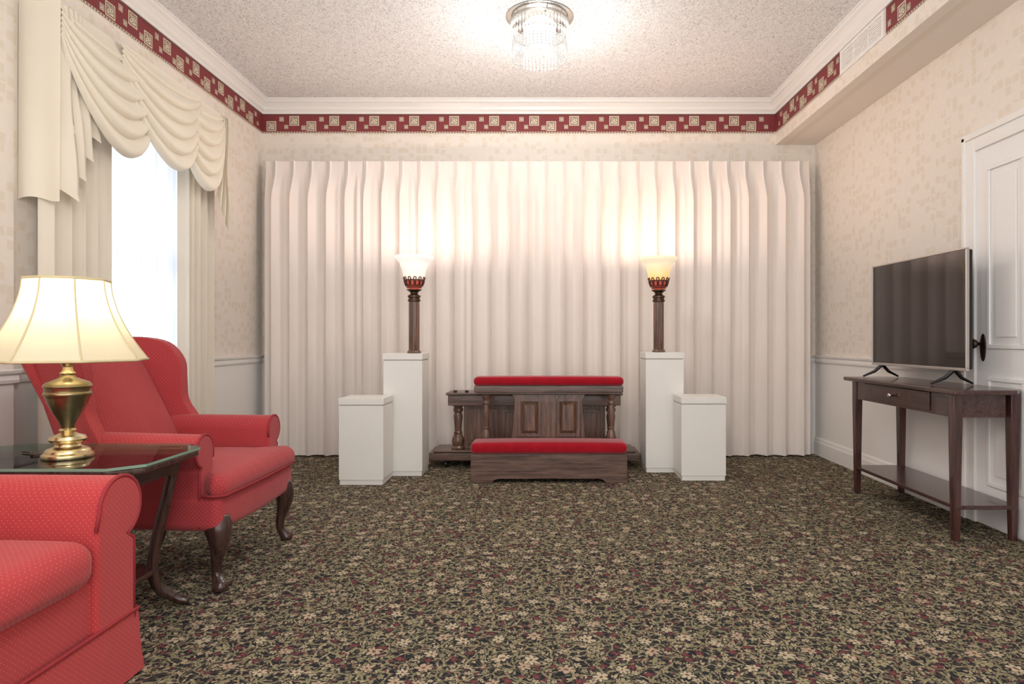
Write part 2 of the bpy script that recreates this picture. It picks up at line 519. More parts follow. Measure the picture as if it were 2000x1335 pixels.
crown = [(0, 2.968), (0.012, 2.968), (0.016, 2.985), (0.03, 3.0), (0.036, 3.022), (0.055, 3.045), (0.07, 3.055), (0.075, 3.07), (0.082, 3.072), (0.082, ZC), (0, ZC)]
struct(prism('trim_3', [(YB-d, z) for d, z in crown], 'x', XL, XS, M_white))
struct(prism('trim_4', [(XL+d, z) for d, z in crown], 'y', YF, YB, M_white))
struct(prism('trim_5', [(XS-d, z) for d, z in crown], 'y', YF, YB, M_white))
rail = [(0, 0.80), (0.012, 0.80), (0.016, 0.815), (0.012, 0.835), (0.026, 0.845), (0.03, 0.858), (0, 0.862)]
struct(prism('trim_6', [(XL+d, z) for d, z in rail], 'y', 2.93, YB, M_white))
struct(prism('trim_7', [(XR-d, z) for d, z in rail], 'y', 3.62, YB, M_white))
struct(prism('trim_8', [(YB-d, z) for d, z in rail], 'x', XL, XR, M_white))
struct(prism('trim_9', [(XL+0.035+d, z) for d, z in rail], 'y', YF, 2.945, M_white))
bb = [(0, 0), (0.02, 0), (0.02, 0.11), (0.014, 0.125), (0.012, 0.14), (0.006, 0.15), (0, 0.152)]
struct(prism('baseboard_left', [(XL+d, z) for d, z in bb], 'y', 2.93, YB, M_white))
struct(prism('baseboard_right', [(XR-d, z) for d, z in bb], 'y', 3.60, YB, M_white))
struct(prism('baseboard_back', [(YB-d, z) for d, z in bb], 'x', XL, XR, M_white))

# wallpaper border
def border(name, org, dr, nr, length, skip=None):
    org, dr, nr = Vector(org), Vector(dr), Vector(nr)
    bm = bmesh.new()
    def quad(u0, u1, z0, z1, o, mi):
        if skip and not (u1 <= skip[0] or u0 >= skip[1]):
            if u0 < skip[0] and u1 > skip[1]:
                quad(u0, skip[0], z0, z1, o, mi); quad(skip[1], u1, z0, z1, o, mi)
            return
        vs = [bm.verts.new(org+dr*u+nr*o+Vector((0, 0, z))) for u, z in ((u0, z0), (u1, z0), (u1, z1), (u0, z1))]
        f = bm.faces.new(vs); f.material_index = mi
    def tile(u, z, s):
        if u+s > length: return
        quad(u, u+s, z, z+s, 0.003, 1)
        t = s*0.07; i = s*0.1
        for a in ((u+i, u+s-i, z+i, z+i+t), (u+i, u+s-i, z+s-i-t, z+s-i), (u+i, u+i+t, z+i+t, z+s-i-t), (u+s-i-t, u+s-i, z+i+t, z+s-i-t)):
            quad(*a, 0.0036, 2)
        cx, cz = u+s/2, z+s/2
        w = s*0.05
        for k in range(12):
            a = k*pi/4+0.4
            r = s*(0.25 if k % 2 else 0.15)
            if k >= 8: a += 0.39; r = s*0.3
            quad(cx+r*math.cos(a)-w, cx+r*math.cos(a)+w, cz+r*math.sin(a)-w*0.8, cz+r*math.sin(a)+w*0.8, 0.0036, 2)
    quad(0, length, 2.80, 2.968, 0.002, 0)
    quad(0, length, 2.800, 2.814, 0.0028, 1)
    u = 0
    while u < length-0.02:
        quad(u, u+0.014, 2.803, 2.811, 0.0033, 2); u += 0.024
    quad(0, length, 2.960, 2.968, 0.0028, 2)
    u = 0.04
    while u < length:
        tile(u, 2.822, 0.084); tile(u+0.20, 2.868, 0.084)
        tile(u+0.112, 2.905, 0.038); tile(u+0.155, 2.84, 0.034)
        tile(u+0.305, 2.83, 0.038)
        u += 0.35
    return struct(mk(name, bm, [M_maroon, M_bcream, M_bbrown], fixn=False))
border('trim_10', (XL, YB, 0), (1, 0, 0), (0, -1, 0), XS-XL)
border('trim_11', (XL, YF, 0), (0, 1, 0), (1, 0, 0), YB-YF)
border('trim_12', (XS, YF, 0), (0, 1, 0), (-1, 0, 0), YB-YF, skip=(3.80-YF, 4.38-YF))

# vent
v = boxes('air_vent', [(XS-0.012, XS-0.001, 3.81, 4.37, 2.80, 2.822), (XS-0.012, XS-0.001, 3.81, 4.37, 2.938, 2.96),
                     (XS-0.012, XS-0.001, 3.81, 3.835, 2.822, 2.938), (XS-0.012, XS-0.001, 4.345, 4.37, 2.822, 2.938),
                     (XS-0.003, XS-0.001, 3.835, 4.345, 2.822, 2.938)]
          + [(XS-0.010, XS-0.003, 3.835, 4.345, 2.826+i*0.0135, 2.834+i*0.0135) for i in range(8)]
          + [(XS-0.012, XS-0.003, 3.99, 4.0, 2.822, 2.938), (XS-0.012, XS-0.003, 4.17, 4.18, 2.822, 2.938)], M_white)
v['label'] = 'white louvered metal air vent on the soffit'; v['category'] = 'vent'

# window
struct(boxes('window_1', [(XL-0.09, XL+0.012, WY0-0.06, WY0, WZ0-0.06, WZ1+0.06), (XL-0.09, XL+0.012, WY1, WY1+0.06, WZ0-0.06, WZ1+0.06),
                          (XL-0.09, XL+0.012, WY0, WY1, WZ1, WZ1+0.06), (XL-0.09, XL+0.012, WY0, WY1, WZ0-0.06, WZ0),
                          (XL-0.07, XL-0.04, WY0, WY1, 1.46, 1.51)], M_white))

# door
D0, D1 = 2.70, 3.51
dr = boxes('door_1', [(XR-0.006, XR-0.0005, D0, D1, 0.01, 2.03)], M_doorp)
struct(dr)
def panel_frame(y0, y1, z0, z1, nm='panel'):
    bm = bmesh.new()
    w = 0.022
    for b_ in ((y0, y1, z0, z0+w), (y0, y1, z1-w, z1), (y0, y0+w, z0+w, z1-w), (y1-w, y1, z0+w, z1-w)):
        add_box(bm, XR-0.016, XR-0.006, *b_)
    add_box(bm, XR-0.012, XR-0.006, y0+0.06, y1-0.06, z0+0.06, z1-0.06)
    return mk(nm, bm, M_doorp, dr, bevel=0.003, seg=2)
for (a, b_) in ((D0+0.1, 3.06), (3.15, D1-0.09)):
    panel_frame(a, b_, 0.22, 0.80); panel_frame(a, b_, 0.95, 1.92)
cas = struct(boxes('trim_13', [(XR-0.020, XR, D1, D1+0.085, 0, 2.115), (XR-0.020, XR, D0-0.085, D0, 0, 2.115), (XR-0.020, XR, D0, D1, 2.03, 2.115),
                   (XR-0.03, XR, D1+0.068, D1+0.095, 0, 2.125), (XR-0.03, XR, D0-0.095, D0-0.068, 0, 2.125), (XR-0.03, XR, D0-0.095, D1+0.095, 2.10, 2.135)], M_white, bevel=0.004))
kb = bmesh.new()
add_prism(kb, [(3.455+0.022*math.cos(a), 0.955+0.075*math.sin(a)) for a in [2*pi*i/16 for i in range(16)]], 'x', XR-0.012, XR-0.006)
bmt = bmesh.new()
add_lathe(bmt, [(0.009, 0), (0.009, 0.03), (0.02, 0.036), (0.027, 0.05), (0.02, 0.062), (0.004, 0.066)], (0, 0, 0), 20)
for v_ in bmt.verts: v_.co = Vector((XR-0.012-v_.co.z, 3.455+v_.co.x, 0.975+v_.co.y))
mk('handle', kb, M_bronze, dr, bevel=0.002, label='dark bronze door plate')
mk('knob', bmt, M_bronze, dr, smooth=True, label='dark bronze door knob')

# ------------------------------------------------------------------ curtains
def curtain(name, p0, p1, nrm, z0, z1, n, amp, mat, seed, head=True, res=24, rows=46, hh=0.10, parent=None):
    p0, p1, nrm = Vector(p0), Vector(p1), Vector(nrm)
    rd = random.Random(seed)
    A = [0.80+0.25*rd.random() for _ in range(n+3)]
    S = [rd.uniform(-0.03, 0.03) for _ in range(n+3)]
    B = [rd.uniform(-0.005, 0.005) for _ in range(n+3)]
    Q = [rd.random() for _ in range(n+3)]
    bm = bmesh.new()
    H = z1-z0
    g = []
    cols = n*res
    for j in range(rows+1):
        t = (j/rows)
        v = t**1.6 if head else t
        h = v*H
        w = min(1, max(0, (h-hh*0.6)/(hh*3.0))); w = w*w*(3-2*w)
        row = []
        for i in range(cols+1):
            u = i/cols
            ph = u*n
            k = int(min(ph, n-1e-6)); f = ph-k
            sm = f*f*(3-2*f)
            a = A[k]*(1-sm)+A[k+1]*sm
            s_ = S[k]*math.sin(pi*f)
            ff = f + s_*v
            base = 0.5-0.5*math.cos(2*pi*ff)
            if head:
                prof = base**0.62
                q = Q[k if f < 0.5 else k+1]
                sh2 = math.exp(-(((f if f < 0.5 else f-1)-(q-0.5)*0.12)/0.085)**2)
                low = amp*(a*prof) + amp*(0.10+0.40*q)*sh2
                hp = sum(math.exp(-((f-0.5-o)/0.022)**2) for o in (-0.075, 0, 0.075))
                hi = 0.022*min(1.0, hp) + 0.002*math.sin(pi*f)
            else:
                prof = base**0.75
                low = amp*(a*prof + 0.15*math.sin(4*pi*ff+Q[k]*6)*math.sin(pi*f))
                hi = amp*0.8*prof
            d = hi*(1-w)+low*w
            up = u + (0.14/n*math.sin(2*pi*f)*w if head else 0.08/n*math.sin(2*pi*f))
            zz = z1-h + (B[k]*(1-sm)+B[k+1]*sm)*v*0.6
            pos = p0.lerp(p1, min(1, max(0, up)))
            row.append(bm.verts.new((pos.x+nrm.x*d, pos.y+nrm.y*d, max(0.006, zz))))
        g.append(row)
    for j in range(rows):
        for i in range(cols):
            bm.faces.new([g[j][i], g[j][i+1], g[j+1][i+1], g[j+1][i]])
    return mk(name, bm, mat, parent, smooth=True, fixn=False)

cur = curtain('curtain', (-2.375, 5.49, 0), (2.285, 5.49, 0), (0, -1, 0), 0.012, 2.525, 30, 0.088, M_curtain, 3, res=32)
cur['label'] = 'floor-length ivory pinch-pleated curtain covering the wall'; cur['category'] = 'curtain'
rod = boxes('curtain_track', [(-2.37, 2.28, 5.495, 5.52, 2.47, 2.495), (-2.37, -2.34, 5.5, YB, 2.47, 2.495), (2.25, 2.28, 5.5, YB, 2.47, 2.495)], M_white)
rod['label'] = 'white metal curtain track above the pleated curtain'; rod['category'] = 'curtain rail'

sh = curtain('sheer_curtain', (-2.415, 3.33, 0), (-2.415, 4.36, 0), (1, 0, 0), 0.05, 2.45, 14, 0.032, M_sheer, 9, head=False, res=12, rows=20)
sh['label'] = 'white translucent sheer curtain hanging over the window'; sh['category'] = 'curtain'
d1 = curtain('drape', (-2.375, 3.01, 0), (-2.375, 3.49, 0), (1, 0, 0), 0.02, 2.50, 5, 0.05, M_drape, 5, head=False, res=16, rows=24)
d1['label'] = 'cream floor-length drape beside the window and lamp'; d1['category'] = 'curtain'
d2 = curtain('drape', (-2.375, 4.16, 0), (-2.375, 4.57, 0), (1, 0, 0), 0.02, 2.50, 5, 0.05, M_drape, 6, head=False, res=16, rows=24)
d2['label'] = 'cream floor-length drape beside the window and pleated curtain'; d2['category'] = 'curtain'
for d_ in (d1, d2): d_['group'] = 'drapes at the window'

# valance
VX = -2.27; VT = 2.585
val = thing('valance', 'cream satin swag valance with cascading tails above window', 'valance', (0, 0, 0))
boxes('valance_board', [(XL+0.001, VX-0.012, 3.015, 4.54, VT-0.04, VT-0.004)], M_white, val)
def return_panel(y, z0, name='side_panel'):
    bm = bmesh.new()
    g = []
    for j in range(21):
        t = j/20
        row = []
        for i in range(25):
            u = i/24
            x = XL+0.004+u*(VX-XL+0.01)
            yy = y-0.008*math.sin(u*pi*2.2+0.5)*t-0.004
            row.append(bm.verts.new((x, yy, VT-t*(VT-z0)+0.012*math.sin(u*5)*t)))
        g.append(row)
    for j in range(20):
        for i in range(24): bm.faces.new([g[j][i], g[j][i+1], g[j+1][i+1], g[j+1][i]])
    mk(name, bm, M_swag, val, smooth=True, fixn=False)
return_panel(3.0, 1.655)
def swag(ya, yb, D, off, nf, skew=0.0):
    bm = bmesh.new(); g = []
    NS, NT = 60, 120
    for j in range(NT+1):
        t = j/NT
        row = []
        for i in range(NS+1):
            s = i/NS
            e = math.sin(pi*s)
            e2 = max(0.0, e)**0.75
            y = ya+(yb-ya)*(s+skew*t*e*0.3)
            z = VT-0.004-t*(0.15*(1-e2)+D*e2)
            saw = (t*nf) % 1.0
            rip = math.sin(pi*saw)**0.8
            x = VX+off+0.065*e*math.sin(pi*min(1, t*0.62))+0.042*rip*(0.35+0.65*e)*min(1, t*5)
            z -= 0.022*rip*e2
            row.append(bm.verts.new((x, y, z)))
        g.append(row)
    for j in range(NT):
        for i in range(NS): bm.faces.new([g[j][i], g[j][i+1], g[j+1][i+1], g[j+1][i]])
    mk('swag', bm, M_swag, val, smooth=True, fixn=False)
swag(3.00, 3.74, 0.62, 0.004, 6, 0.05)
swag(3.40, 4.18, 0.58, 0.03, 6)
swag(3.88, 4.54, 0.61, 0.006, 6, -0.1)
def tail(y0, y1, zl0, zl1, off, nf, name='cascade_tail'):
    bm = bmesh.new(); g = []
    cols = nf*14
    for j in range(31):
        t = j/30; row = []
        for i in range(cols+1):
            u = i/cols
            ph = u*nf; k = int(min(ph, nf-1e-6)); f = ph-k
            tri = f*2 if f < 0.5 else 2-2*f
            zz = zl0+(zl1-zl0)*((k+ (f if f > 0.5 else 0.0))/nf) + 0.05*(1-tri)
            y = y0+(y1-y0)*(u*0.8+0.2*tri)*(0.55+0.45*t)
            x = VX+off+0.045*tri*(0.4+0.6*t)+0.006*math.sin(9*t+3*u)
            row.append(bm.verts.new((x, y, VT-0.006-t*(VT-0.006-zz))))
        g.append(row)
    for j in range(30):
        for i in range(cols): bm.faces.new([g[j][i], g[j][i+1], g[j+1][i+1], g[j+1][i]])
    mk(name, bm, M_swag, val, smooth=True, fixn=False)
tail(3.0, 3.27, 1.66, 2.1, -0.006, 4)
tail(4.62, 4.36, 1.70, 2.05, 0.0, 4)

# ------------------------------------------------------------------ wing chair with legs
def arm_profile(sy, yi, yo, zb, cy, cz, r):
    pts = [(yi, zb), (yi+0.003, cz-r*0.5)]
    for k in range(0, 17):
        a = math.radians(180-k*(250/16))
        pts.append((cy+r*math.cos(a), cz+r*math.sin(a)))
    pts += [(yo, cz-r*1.15), (yo, zb)]
    return [(sy*p[0], p[1]) for p in pts]

def wing_chair(loc, label, mat, W, skirt, armr, cz, arm_in, x_arm, cush, rail_z, cz_top):
    ch = thing('wing_chair', label, 'armchair', loc)
    hw = W
    if skirt:
        cushion('seat_frame', -0.66, -0.024, -hw+0.02, hw-0.035, 0.15, rail_z, 0.02, 0, mat, ch)
    else:
        cushion('seat_frame', -0.62, -0.02, -hw+0.015, hw-0.015, 0.245, rail_z, 0.03, 0, mat, ch, side=0.02,
                warp=lambda x, y, z: (x, y*(1+0.26*min(0, x+0.12)), z-0.015*math.cos(y*4)*(1 if z < 0.3 else 0)))
    z0, z1 = cush
    if skirt:
        cushion('seat_cushion', -0.60, 0.005, -arm_in+0.005, arm_in-0.005, z0, z1, 0.05, 0.02, mat, ch, side=0.01)
    else:
        cushion('seat_cushion', -0.56, 0.0, -hw+0.005, hw-0.005, z0, z1, 0.045, 0.02, mat, ch, side=0.015,
                warp=lambda x, y, z: (x, y*(1 - (1-(arm_in-0.008)/hw)*min(1, max(0, (-0.075-x)/0.035))), z-0.01*max(0, (x+0.15)/0.15)))
        tube('piping', [(-0.075, -hw+0.004, z0+0.012), (-0.03, -hw+0.006, z0+0.012), (0.0, -hw+0.03, z0+0.010), (0.008, -0.2, z0+0.010), (0.012, 0, z0+0.010), (0.008, 0.2, z0+0.010), (0.0, hw-0.03, z0+0.010), (-0.03, hw-0.006, z0+0.012)], 0.006, M_pipe, ch, seg=6)
    for sy in (-1, 1):
        pr = arm_profile(sy, arm_in, hw-0.02, 0.26 if not skirt else 0.17, hw-armr+0.01, cz, armr)
        arm = prism('arm', pr, 'x', -0.60, x_arm, mat, ch, bevel=0.016, seg=4,
              warp=(lambda x, y, z: (x, y*(1+0.22*min(0, x+0.25)), z+0.03*max(0, -x-0.3))))
        tube('piping', [(x_arm-0.004, p[0]*0.995, p[1]) for p in pr[1:]], 0.006, M_pipe, arm, seg=6)
    def bw(x, y, z):
        return (x-0.5*(z-0.45), y, z)
    pts = [(-0.285, 0.30), (0.285, 0.30), (0.30, 0.60), (0.315, 0.93)]
    for k in range(9):
        y = 0.30-k*0.6/8
        pts.append((y, 0.972+0.045*math.cos(y/0.3*pi/2)))
    pts += [(-0.315, 0.93), (-0.30, 0.60)]
    prism('backrest_shell', pts, 'x', -0.62, -0.57, mat, ch, bevel=0.02, seg=4, warp=bw)
    cushion('backrest', -0.585, -0.49, -0.275, 0.275, 0.40, 1.0, 0.04, 0.02, mat, ch, side=0.03, warp=bw)
    for sy in (-1, 1):
        wp = smoothpath([(-0.86, 0, 1.0), (-0.74, 0, 1.012), (-0.62, 0, 0.985), (-0.555, 0, 0.90), (-0.545, 0, 0.80), (-0.535, 0, 0.70), (-0.49, 0, 0.62), (-0.47, 0, 0.58)], 4)
        wp = [(p.x, p.z) for p in wp]+[(-0.50, 0.50), (-0.62, 0.46), (-0.68, 0.55), (-0.75, 0.72)]
        def ww(x, y, z, sy=sy):
            return (x, y+sy*(0.30*max(-0.38, (x+0.50)))+sy*0.02*math.sin((z-0.5)*4), z)
        prism('wing', wp, 'y', sy*(hw-0.085), sy*(hw-0.02), mat, ch, bevel=0.026, seg=5, warp=ww)
    if skirt:
        bm = bmesh.new()
        xs0, xs1, yy = -0.68, -0.004, hw-0.005
        N = 40
        per = []
        for i in range(N): per.append((xs1, -yy+2*yy*i/N))
        for i in range(N): per.append((xs1+(xs0-xs1)*i/N, yy))
        for i in range(N): per.append((xs0, yy-2*yy*i/N))
        for i in range(N): per.append((xs0+(xs1-xs0)*i/N, -yy))
        cx = (xs0+xs1)/2
        cols_ = []
        for (x, y) in per:
            c_ = []
            for z, f in ((0.195, 0.985), (0.19, 1.0), (0.1, 1.01), (0.006, 1.03)):
                c_.append(bm.verts.new((cx+(x-cx)*f, y*f, z)))
            cols_.append(c_)
        for i in range(len(cols_)):
            A_, B_ = cols_[i], cols_[(i+1) % len(cols_)]
            for k in range(3): bm.faces.new([A_[k], B_[k], B_[k+1], A_[k+1]])
        mk('skirt', bm, mat, ch, smooth='angle')
        tube('piping', [(cx+(x-cx)*1.0, y*1.0, 0.193) for x, y in per], 0.006, M_pipe, ch, seg=6, closed=True)
    else:
        for sx, sy in ((1, 1), (1, -1)):
            d = Vector((0.8, 0.6*sy, 0)).normalized()
            base = Vector((-0.055, 0.31*sy, 0))
            prof = [(0.0, 0.29, 0.05), (0.012, 0.25, 0.052), (0.022, 0.205, 0.042), (0.012, 0.15, 0.028), (0.0, 0.10, 0.021), (0.002, 0.06, 0.019), (0.018, 0.035, 0.024), (0.03, 0.018, 0.031), (0.032, 0.004, 0.027)]
            path = smoothpath([base+d*a+Vector((0, 0, z)) for a, z, r in prof], 3)
            rr = smoothpath([(r, 0, 0) for a, z, r in prof], 3)
            tube('leg', path, [q.x for q in rr], M_legw, ch, seg=14, label='dark wood cabriole leg')
        for sy in (1, -1):
            tube('leg', [(-0.56, 0.24*sy, 0.28), (-0.57, 0.24*sy, 0.15), (-0.62, 0.245*sy, 0.002)], [0.026, 0.022, 0.017], M_legw, ch, seg=8, label='dark wood raked back leg')
    return ch
wing_chair((-1.25, 2.87, 0), 'red dotted wing chair with dark cabriole legs beside drapes', M_red, 0.385, False, 0.066, 0.555, 0.262, -0.09, (0.375, 0.47), 0.385, 0)
wing_chair((-1.215, 1.535, 0), 'coral red dotted armchair with rolled arms and skirt', M_red2, 0.40, True, 0.09, 0.515, 0.215, -0.004, (0.33, 0.455), 0.34, 0)

# ------------------------------------------------------------------ side table
st = thing('side_table', 'dark wood side table with clipped corners and glass top', 'table', (-1.66, 2.215, 0))
def octo(hx, hy, c): return [(-hx, -hy+c), (-hx+c, -hy), (hx-c, -hy), (hx, -hy+c), (hx, hy-c), (hx-c, hy), (-hx+c, hy), (-hx, hy-c)]
prism('table_top', octo(0.385, 0.235, 0.075), 'z', 0.568, 0.590, M_legw, st, bevel=0.006)
prism('apron', octo(0.33, 0.19, 0.06), 'z', 0.515, 0.568, M_legw, st, bevel=0.003)
prism('glass_top', octo(0.388, 0.238, 0.077), 'z', 0.591, 0.600, M_glass, st, label='clear glass sheet')
bm = bmesh.new()
oc = octo(0.389, 0.239, 0.077)
for i in range(8):
    a, b_ = oc[i], oc[(i+1) % 8]
    bm.faces.new([bm.verts.new((a[0], a[1], 0.591)), bm.verts.new((b_[0], b_[1], 0.591)), bm.verts.new((b_[0], b_[1], 0.600)), bm.verts.new((a[0], a[1], 0.600))])
mk('glass_edge', bm, M_glassedge, st, fixn=False)
prism('shelf', octo(0.25, 0.16, 0.05), 'z', 0.145, 0.165, M_espX, st, bevel=0.004, label='reddish dark lower shelf')
for sx in (-1, 1):
    for sy in (-1, 1):
        pts = [(0.30, 0.165, 0.57), (0.27, 0.155, 0.42), (0.235, 0.145, 0.26), (0.225, 0.14, 0.16), (0.24, 0.155, 0.08), (0.285, 0.185, 0.03), (0.325, 0.20, 0.014)]
        p = smoothpath([(sx*a, sy*b_, c_) for a, b_, c_ in pts], 4)
        r = [0.020 if q.z > 0.05 else 0.016 for q in p]; r[-1] = 0.013
        tube('leg', p, r, M_legw, st, seg=8)

# ------------------------------------------------------------------ table lamp
tl = thing('table_lamp', 'brass urn table lamp with lit cream panelled shade', 'lamp', (-1.61, 2.17, 0.601))
lathe('base', [(0.074, 0), (0.076, 0.006), (0.074, 0.013), (0.066, 0.018), (0.064, 0.026), (0.058, 0.031), (0.04, 0.038), (0.036, 0.046), (0.05, 0.054), (0.055, 0.062), (0.05, 0.072), (0.03, 0.079), (0.022, 0.084), (0.026, 0.092), (0.02, 0.098)], M_brass, tl, seg=48, label='polished brass stepped foot')
lathe('urn_body', [(0.018, 0.098), (0.022, 0.112), (0.03, 0.13), (0.044, 0.155), (0.056, 0.18), (0.063, 0.2), (0.066, 0.208), (0.069, 0.212), (0.069, 0.218), (0.066, 0.222), (0.067, 0.236), (0.070, 0.24), (0.068, 0.247), (0.06, 0.254), (0.04, 0.262), (0.024, 0.27), (0.02, 0.278)], M_abrass, tl, seg=48, label='antique brass urn body')
lathe('neck', [(0.02, 0.278), (0.024, 0.284), (0.016, 0.292), (0.014, 0.305), (0.024, 0.318), (0.028, 0.33), (0.022, 0.342), (0.01, 0.35), (0.008, 0.40), (0.014, 0.402), (0.014, 0.43), (0.004, 0.435)], M_brass, tl, seg=32)
def octmod(a, z):
    k = (a % (pi/4))/(pi/4)
    return math.cos(pi/8)/math.cos((k-0.5)*pi/4)*1.0 - 0.012*math.sin(pi*k)
prof = []
for i in range(15):
    t = i/14
    prof.append((0.238-(0.238-0.122)*(1-(1-t)**1.75), 0.328+t*0.272))
sh_ = lathe('lamp_shade', prof, M_shade, tl, seg=64, mod=octmod, caps=False, smooth=True, label='lit cream fabric panelled shade')
M_trim = plain('cream_shade_trim', srgb(206, 192, 152), 0.8)
for k in range(8):
    a = k*pi/4
    tube('rib', [(r*math.cos(a), r*math.sin(a), z) for r, z in prof], 0.0028, M_trim, sh_, seg=5)
for r, z in (prof[0], prof[-1]):
    tube('shade_trim', [(r*octmod(2*pi*i/64, 0)*math.cos(2*pi*i/64), r*octmod(2*pi*i/64, 0)*math.sin(2*pi*i/64), z) for i in range(64)], 0.0045, M_trim, sh_, seg=6, closed=True)
lathe('bulb', [(0.012, 0.43), (0.016, 0.445), (0.03, 0.47), (0.033, 0.495), (0.026, 0.52), (0.008, 0.533)], M_bulb, tl, seg=20, smooth=True)
tube('cord', smoothpath([(-0.07, 0.0, 0.006), (-0.11, 0.03, 0.004), (-0.14, 0.02, 0.004), (-0.17, 0.06, 0.004), (-0.22, 0.08, 0.004)], 5), 0.003, M_bronze, tl, seg=6, label='thin brown power cord')

def plight(name, loc, power, col, rad, parent=None):
    l = bpy.data.lights.new(name, 'POINT'); l.energy = power; l.color = col; l.shadow_soft_size = rad
    o = bpy.data.objects.new(name, l); o.location = loc; COL.objects.link(o)
    if parent: o.parent = parent
    return o
plight('lamp_light', (0, 0, 0.56), 2.4, (1, 0.93, 0.72), 0.03, tl)

# ------------------------------------------------------------------ pedestals
def pedestal(loc, w, d, h, label):
    p = thing('pedestal', label, 'pedestal', loc, 'white display pedestals')
    boxes('plinth', [(-w/2+0.006, w/2-0.006, 0.006, d-0.006, 0.001, 0.035)], M_ped, p)
    boxes('body', [(-w/2, w/2, 0, d, 0.035, h-0.052)], M_ped, p, bevel=0.002)
    boxes('reveal', [(-w/2+0.006, w/2-0.006, 0.006, d-0.006, h-0.053, h-0.045)], M_gap, p)
    boxes('cap', [(-w/2-0.003, w/2+0.003, -0.003, d+0.003, h-0.045, h)], M_ped, p, bevel=0.002)
    return p
pedestal((-1.245, 4.385, 0), 0.305, 0.275, 0.595, 'short white pedestal standing against a taller pedestal')
pedestal((1.137, 4.52, 0), 0.315, 0.265, 0.59, 'short white pedestal in front of a taller pedestal')
pedestal((-1.022, 4.672, 0), 0.285, 0.275, 0.895, 'tall white pedestal carrying a torchiere lamp')
pedestal((0.915, 4.795, 0), 0.285, 0.275, 0.90, 'tall white pedestal carrying an amber torchiere lamp')

# ------------------------------------------------------------------ torchieres
def torchiere(loc, mat, label, power, col):
    t = thing('torchiere_lamp', label, 'lamp', loc, 'torchiere lamps on pedestals')
    lathe('base', [(0.05, 0), (0.052, 0.008), (0.046, 0.018), (0.042, 0.022)], M_woodZ, t, seg=32)
    lathe('column', [(0.038, 0.022), (0.040, 0.03), (0.040, 0.37), (0.038, 0.385)], M_woodZ, t, seg=96,
          mod=lambda a, z: 1-0.07*(abs(math.sin(a*6))**3), label='fluted dark wood column')
    lathe('collar', [(0.042, 0.385), (0.047, 0.39), (0.047, 0.40), (0.041, 0.404), (0.041, 0.414), (0.048, 0.419), (0.047, 0.431), (0.034, 0.438), (0.028, 0.445), (0.03, 0.455), (0.045, 0.466), (0.055, 0.472), (0.055, 0.478), (0.02, 0.48)], M_bronze, t, seg=32)
    cup = lathe('filigree_cup', [(0.03, 0.478), (0.048, 0.49), (0.06, 0.505), (0.068, 0.525), (0.073, 0.55)], M_redglow, t, seg=32, caps=False, smooth=True, label='red pierced metal cup')
    bm = bmesh.new()
    def rz(z):
        pts = [(0.03, 0.478), (0.048, 0.49), (0.06, 0.505), (0.068, 0.525), (0.073, 0.55), (0.078, 0.57)]
        for (r0, z0), (r1, z1) in zip(pts, pts[1:]):
            if z <= z1: return r0+(r1-r0)*(z-z0)/(z1-z0)+0.003
        return pts[-1][0]+0.003
    for k in range(12):
        a0 = 2*pi*k/12
        loop = []
        for i in range(12):
            b_ = 2*pi*i/12
            z = 0.525+0.022*math.sin(b_)
            a = a0+0.22*math.cos(b_)
            loop.append((rz(z)*math.cos(a), rz(z)*math.sin(a), z))
        add_tube(bm, loop, 0.0045, 5, True)
        loop = []
        for i in range(10):
            b_ = 2*pi*i/10
            z = 0.556+0.012*math.sin(b_)
            a = a0+0.26+0.13*math.cos(b_)
            loop.append((rz(z)*math.cos(a), rz(z)*math.sin(a), z))
        add_tube(bm, loop, 0.004, 5, True)
    for z in (0.492, 0.503, 0.545):
        add_tube(bm, [(rz(z)*math.cos(2*pi*i/32), rz(z)*math.sin(2*pi*i/32), z) for i in range(32)], 0.0045, 5, True)
    mk('filigree', bm, M_redmetal, cup, smooth=True)
    lathe('glass_shade', [(0.06, 0.515), (0.074, 0.548), (0.080, 0.58), (0.086, 0.61), (0.093, 0.635), (0.103, 0.66), (0.106, 0.672), (0.118, 0.688), (0.134, 0.702), (0.143, 0.713), (0.142, 0.724)], mat, t, seg=64, caps=False, smooth=True,
          mod=lambda a, z: 1+(0.012*math.cos(a*16) if 0.64 < z < 0.70 else 0), label='lit opal glass bell shade')
    tube('shade_rim', [(0.1425*math.cos(2*pi*i/48), 0.1425*math.sin(2*pi*i/48), 0.722) for i in range(48)], 0.004, mat, t, seg=6, closed=True)
    plight('torch_light', (0, 0, 0.71), power, col, 0.035, t)
    return t
torchiere((-0.966, 4.81, 0.896), M_torchA, 'dark fluted torchiere with lit white glass shade', 15, (1, 0.82, 0.74))
torchiere((0.893, 4.93, 0.901), M_torchB, 'dark fluted torchiere with lit amber glass shade', 11, (1, 0.80, 0.71))

# ------------------------------------------------------------------ kneeler
kn = thing('kneeler', 'dark wood prayer kneeler with crimson velvet pads', 'kneeler', (0.043, 4.45, 0))
bm = bmesh.new()
fr = [(-0.545, 0.001), (-0.40, 0.001), (-0.375, 0.022), (-0.35, 0.028), (0.35, 0.028), (0.375, 0.022), (0.40, 0.001), (0.545, 0.001), (0.545, 0.20), (-0.545, 0.20)]
add_prism(bm, fr, 'y', 0, 0.022)
add_prism(bm, fr, 'y', 0.25, 0.272)
add_box(bm, -0.545, -0.523, 0.022, 0.25, 0.001, 0.20)
add_box(bm, 0.523, 0.545, 0.022, 0.25, 0.001, 0.20)
add_box(bm, -0.523, 0.523, 0.022, 0.25, 0.18, 0.20)
mk('base', bm, M_woodX, kn, bevel=0.003)
cushion('kneeling_pad', -0.548, 0.548, -0.006, 0.225, 0.20, 0.275, 0.03, 0.012, M_velvet, kn, label='crimson velvet kneeling pad')
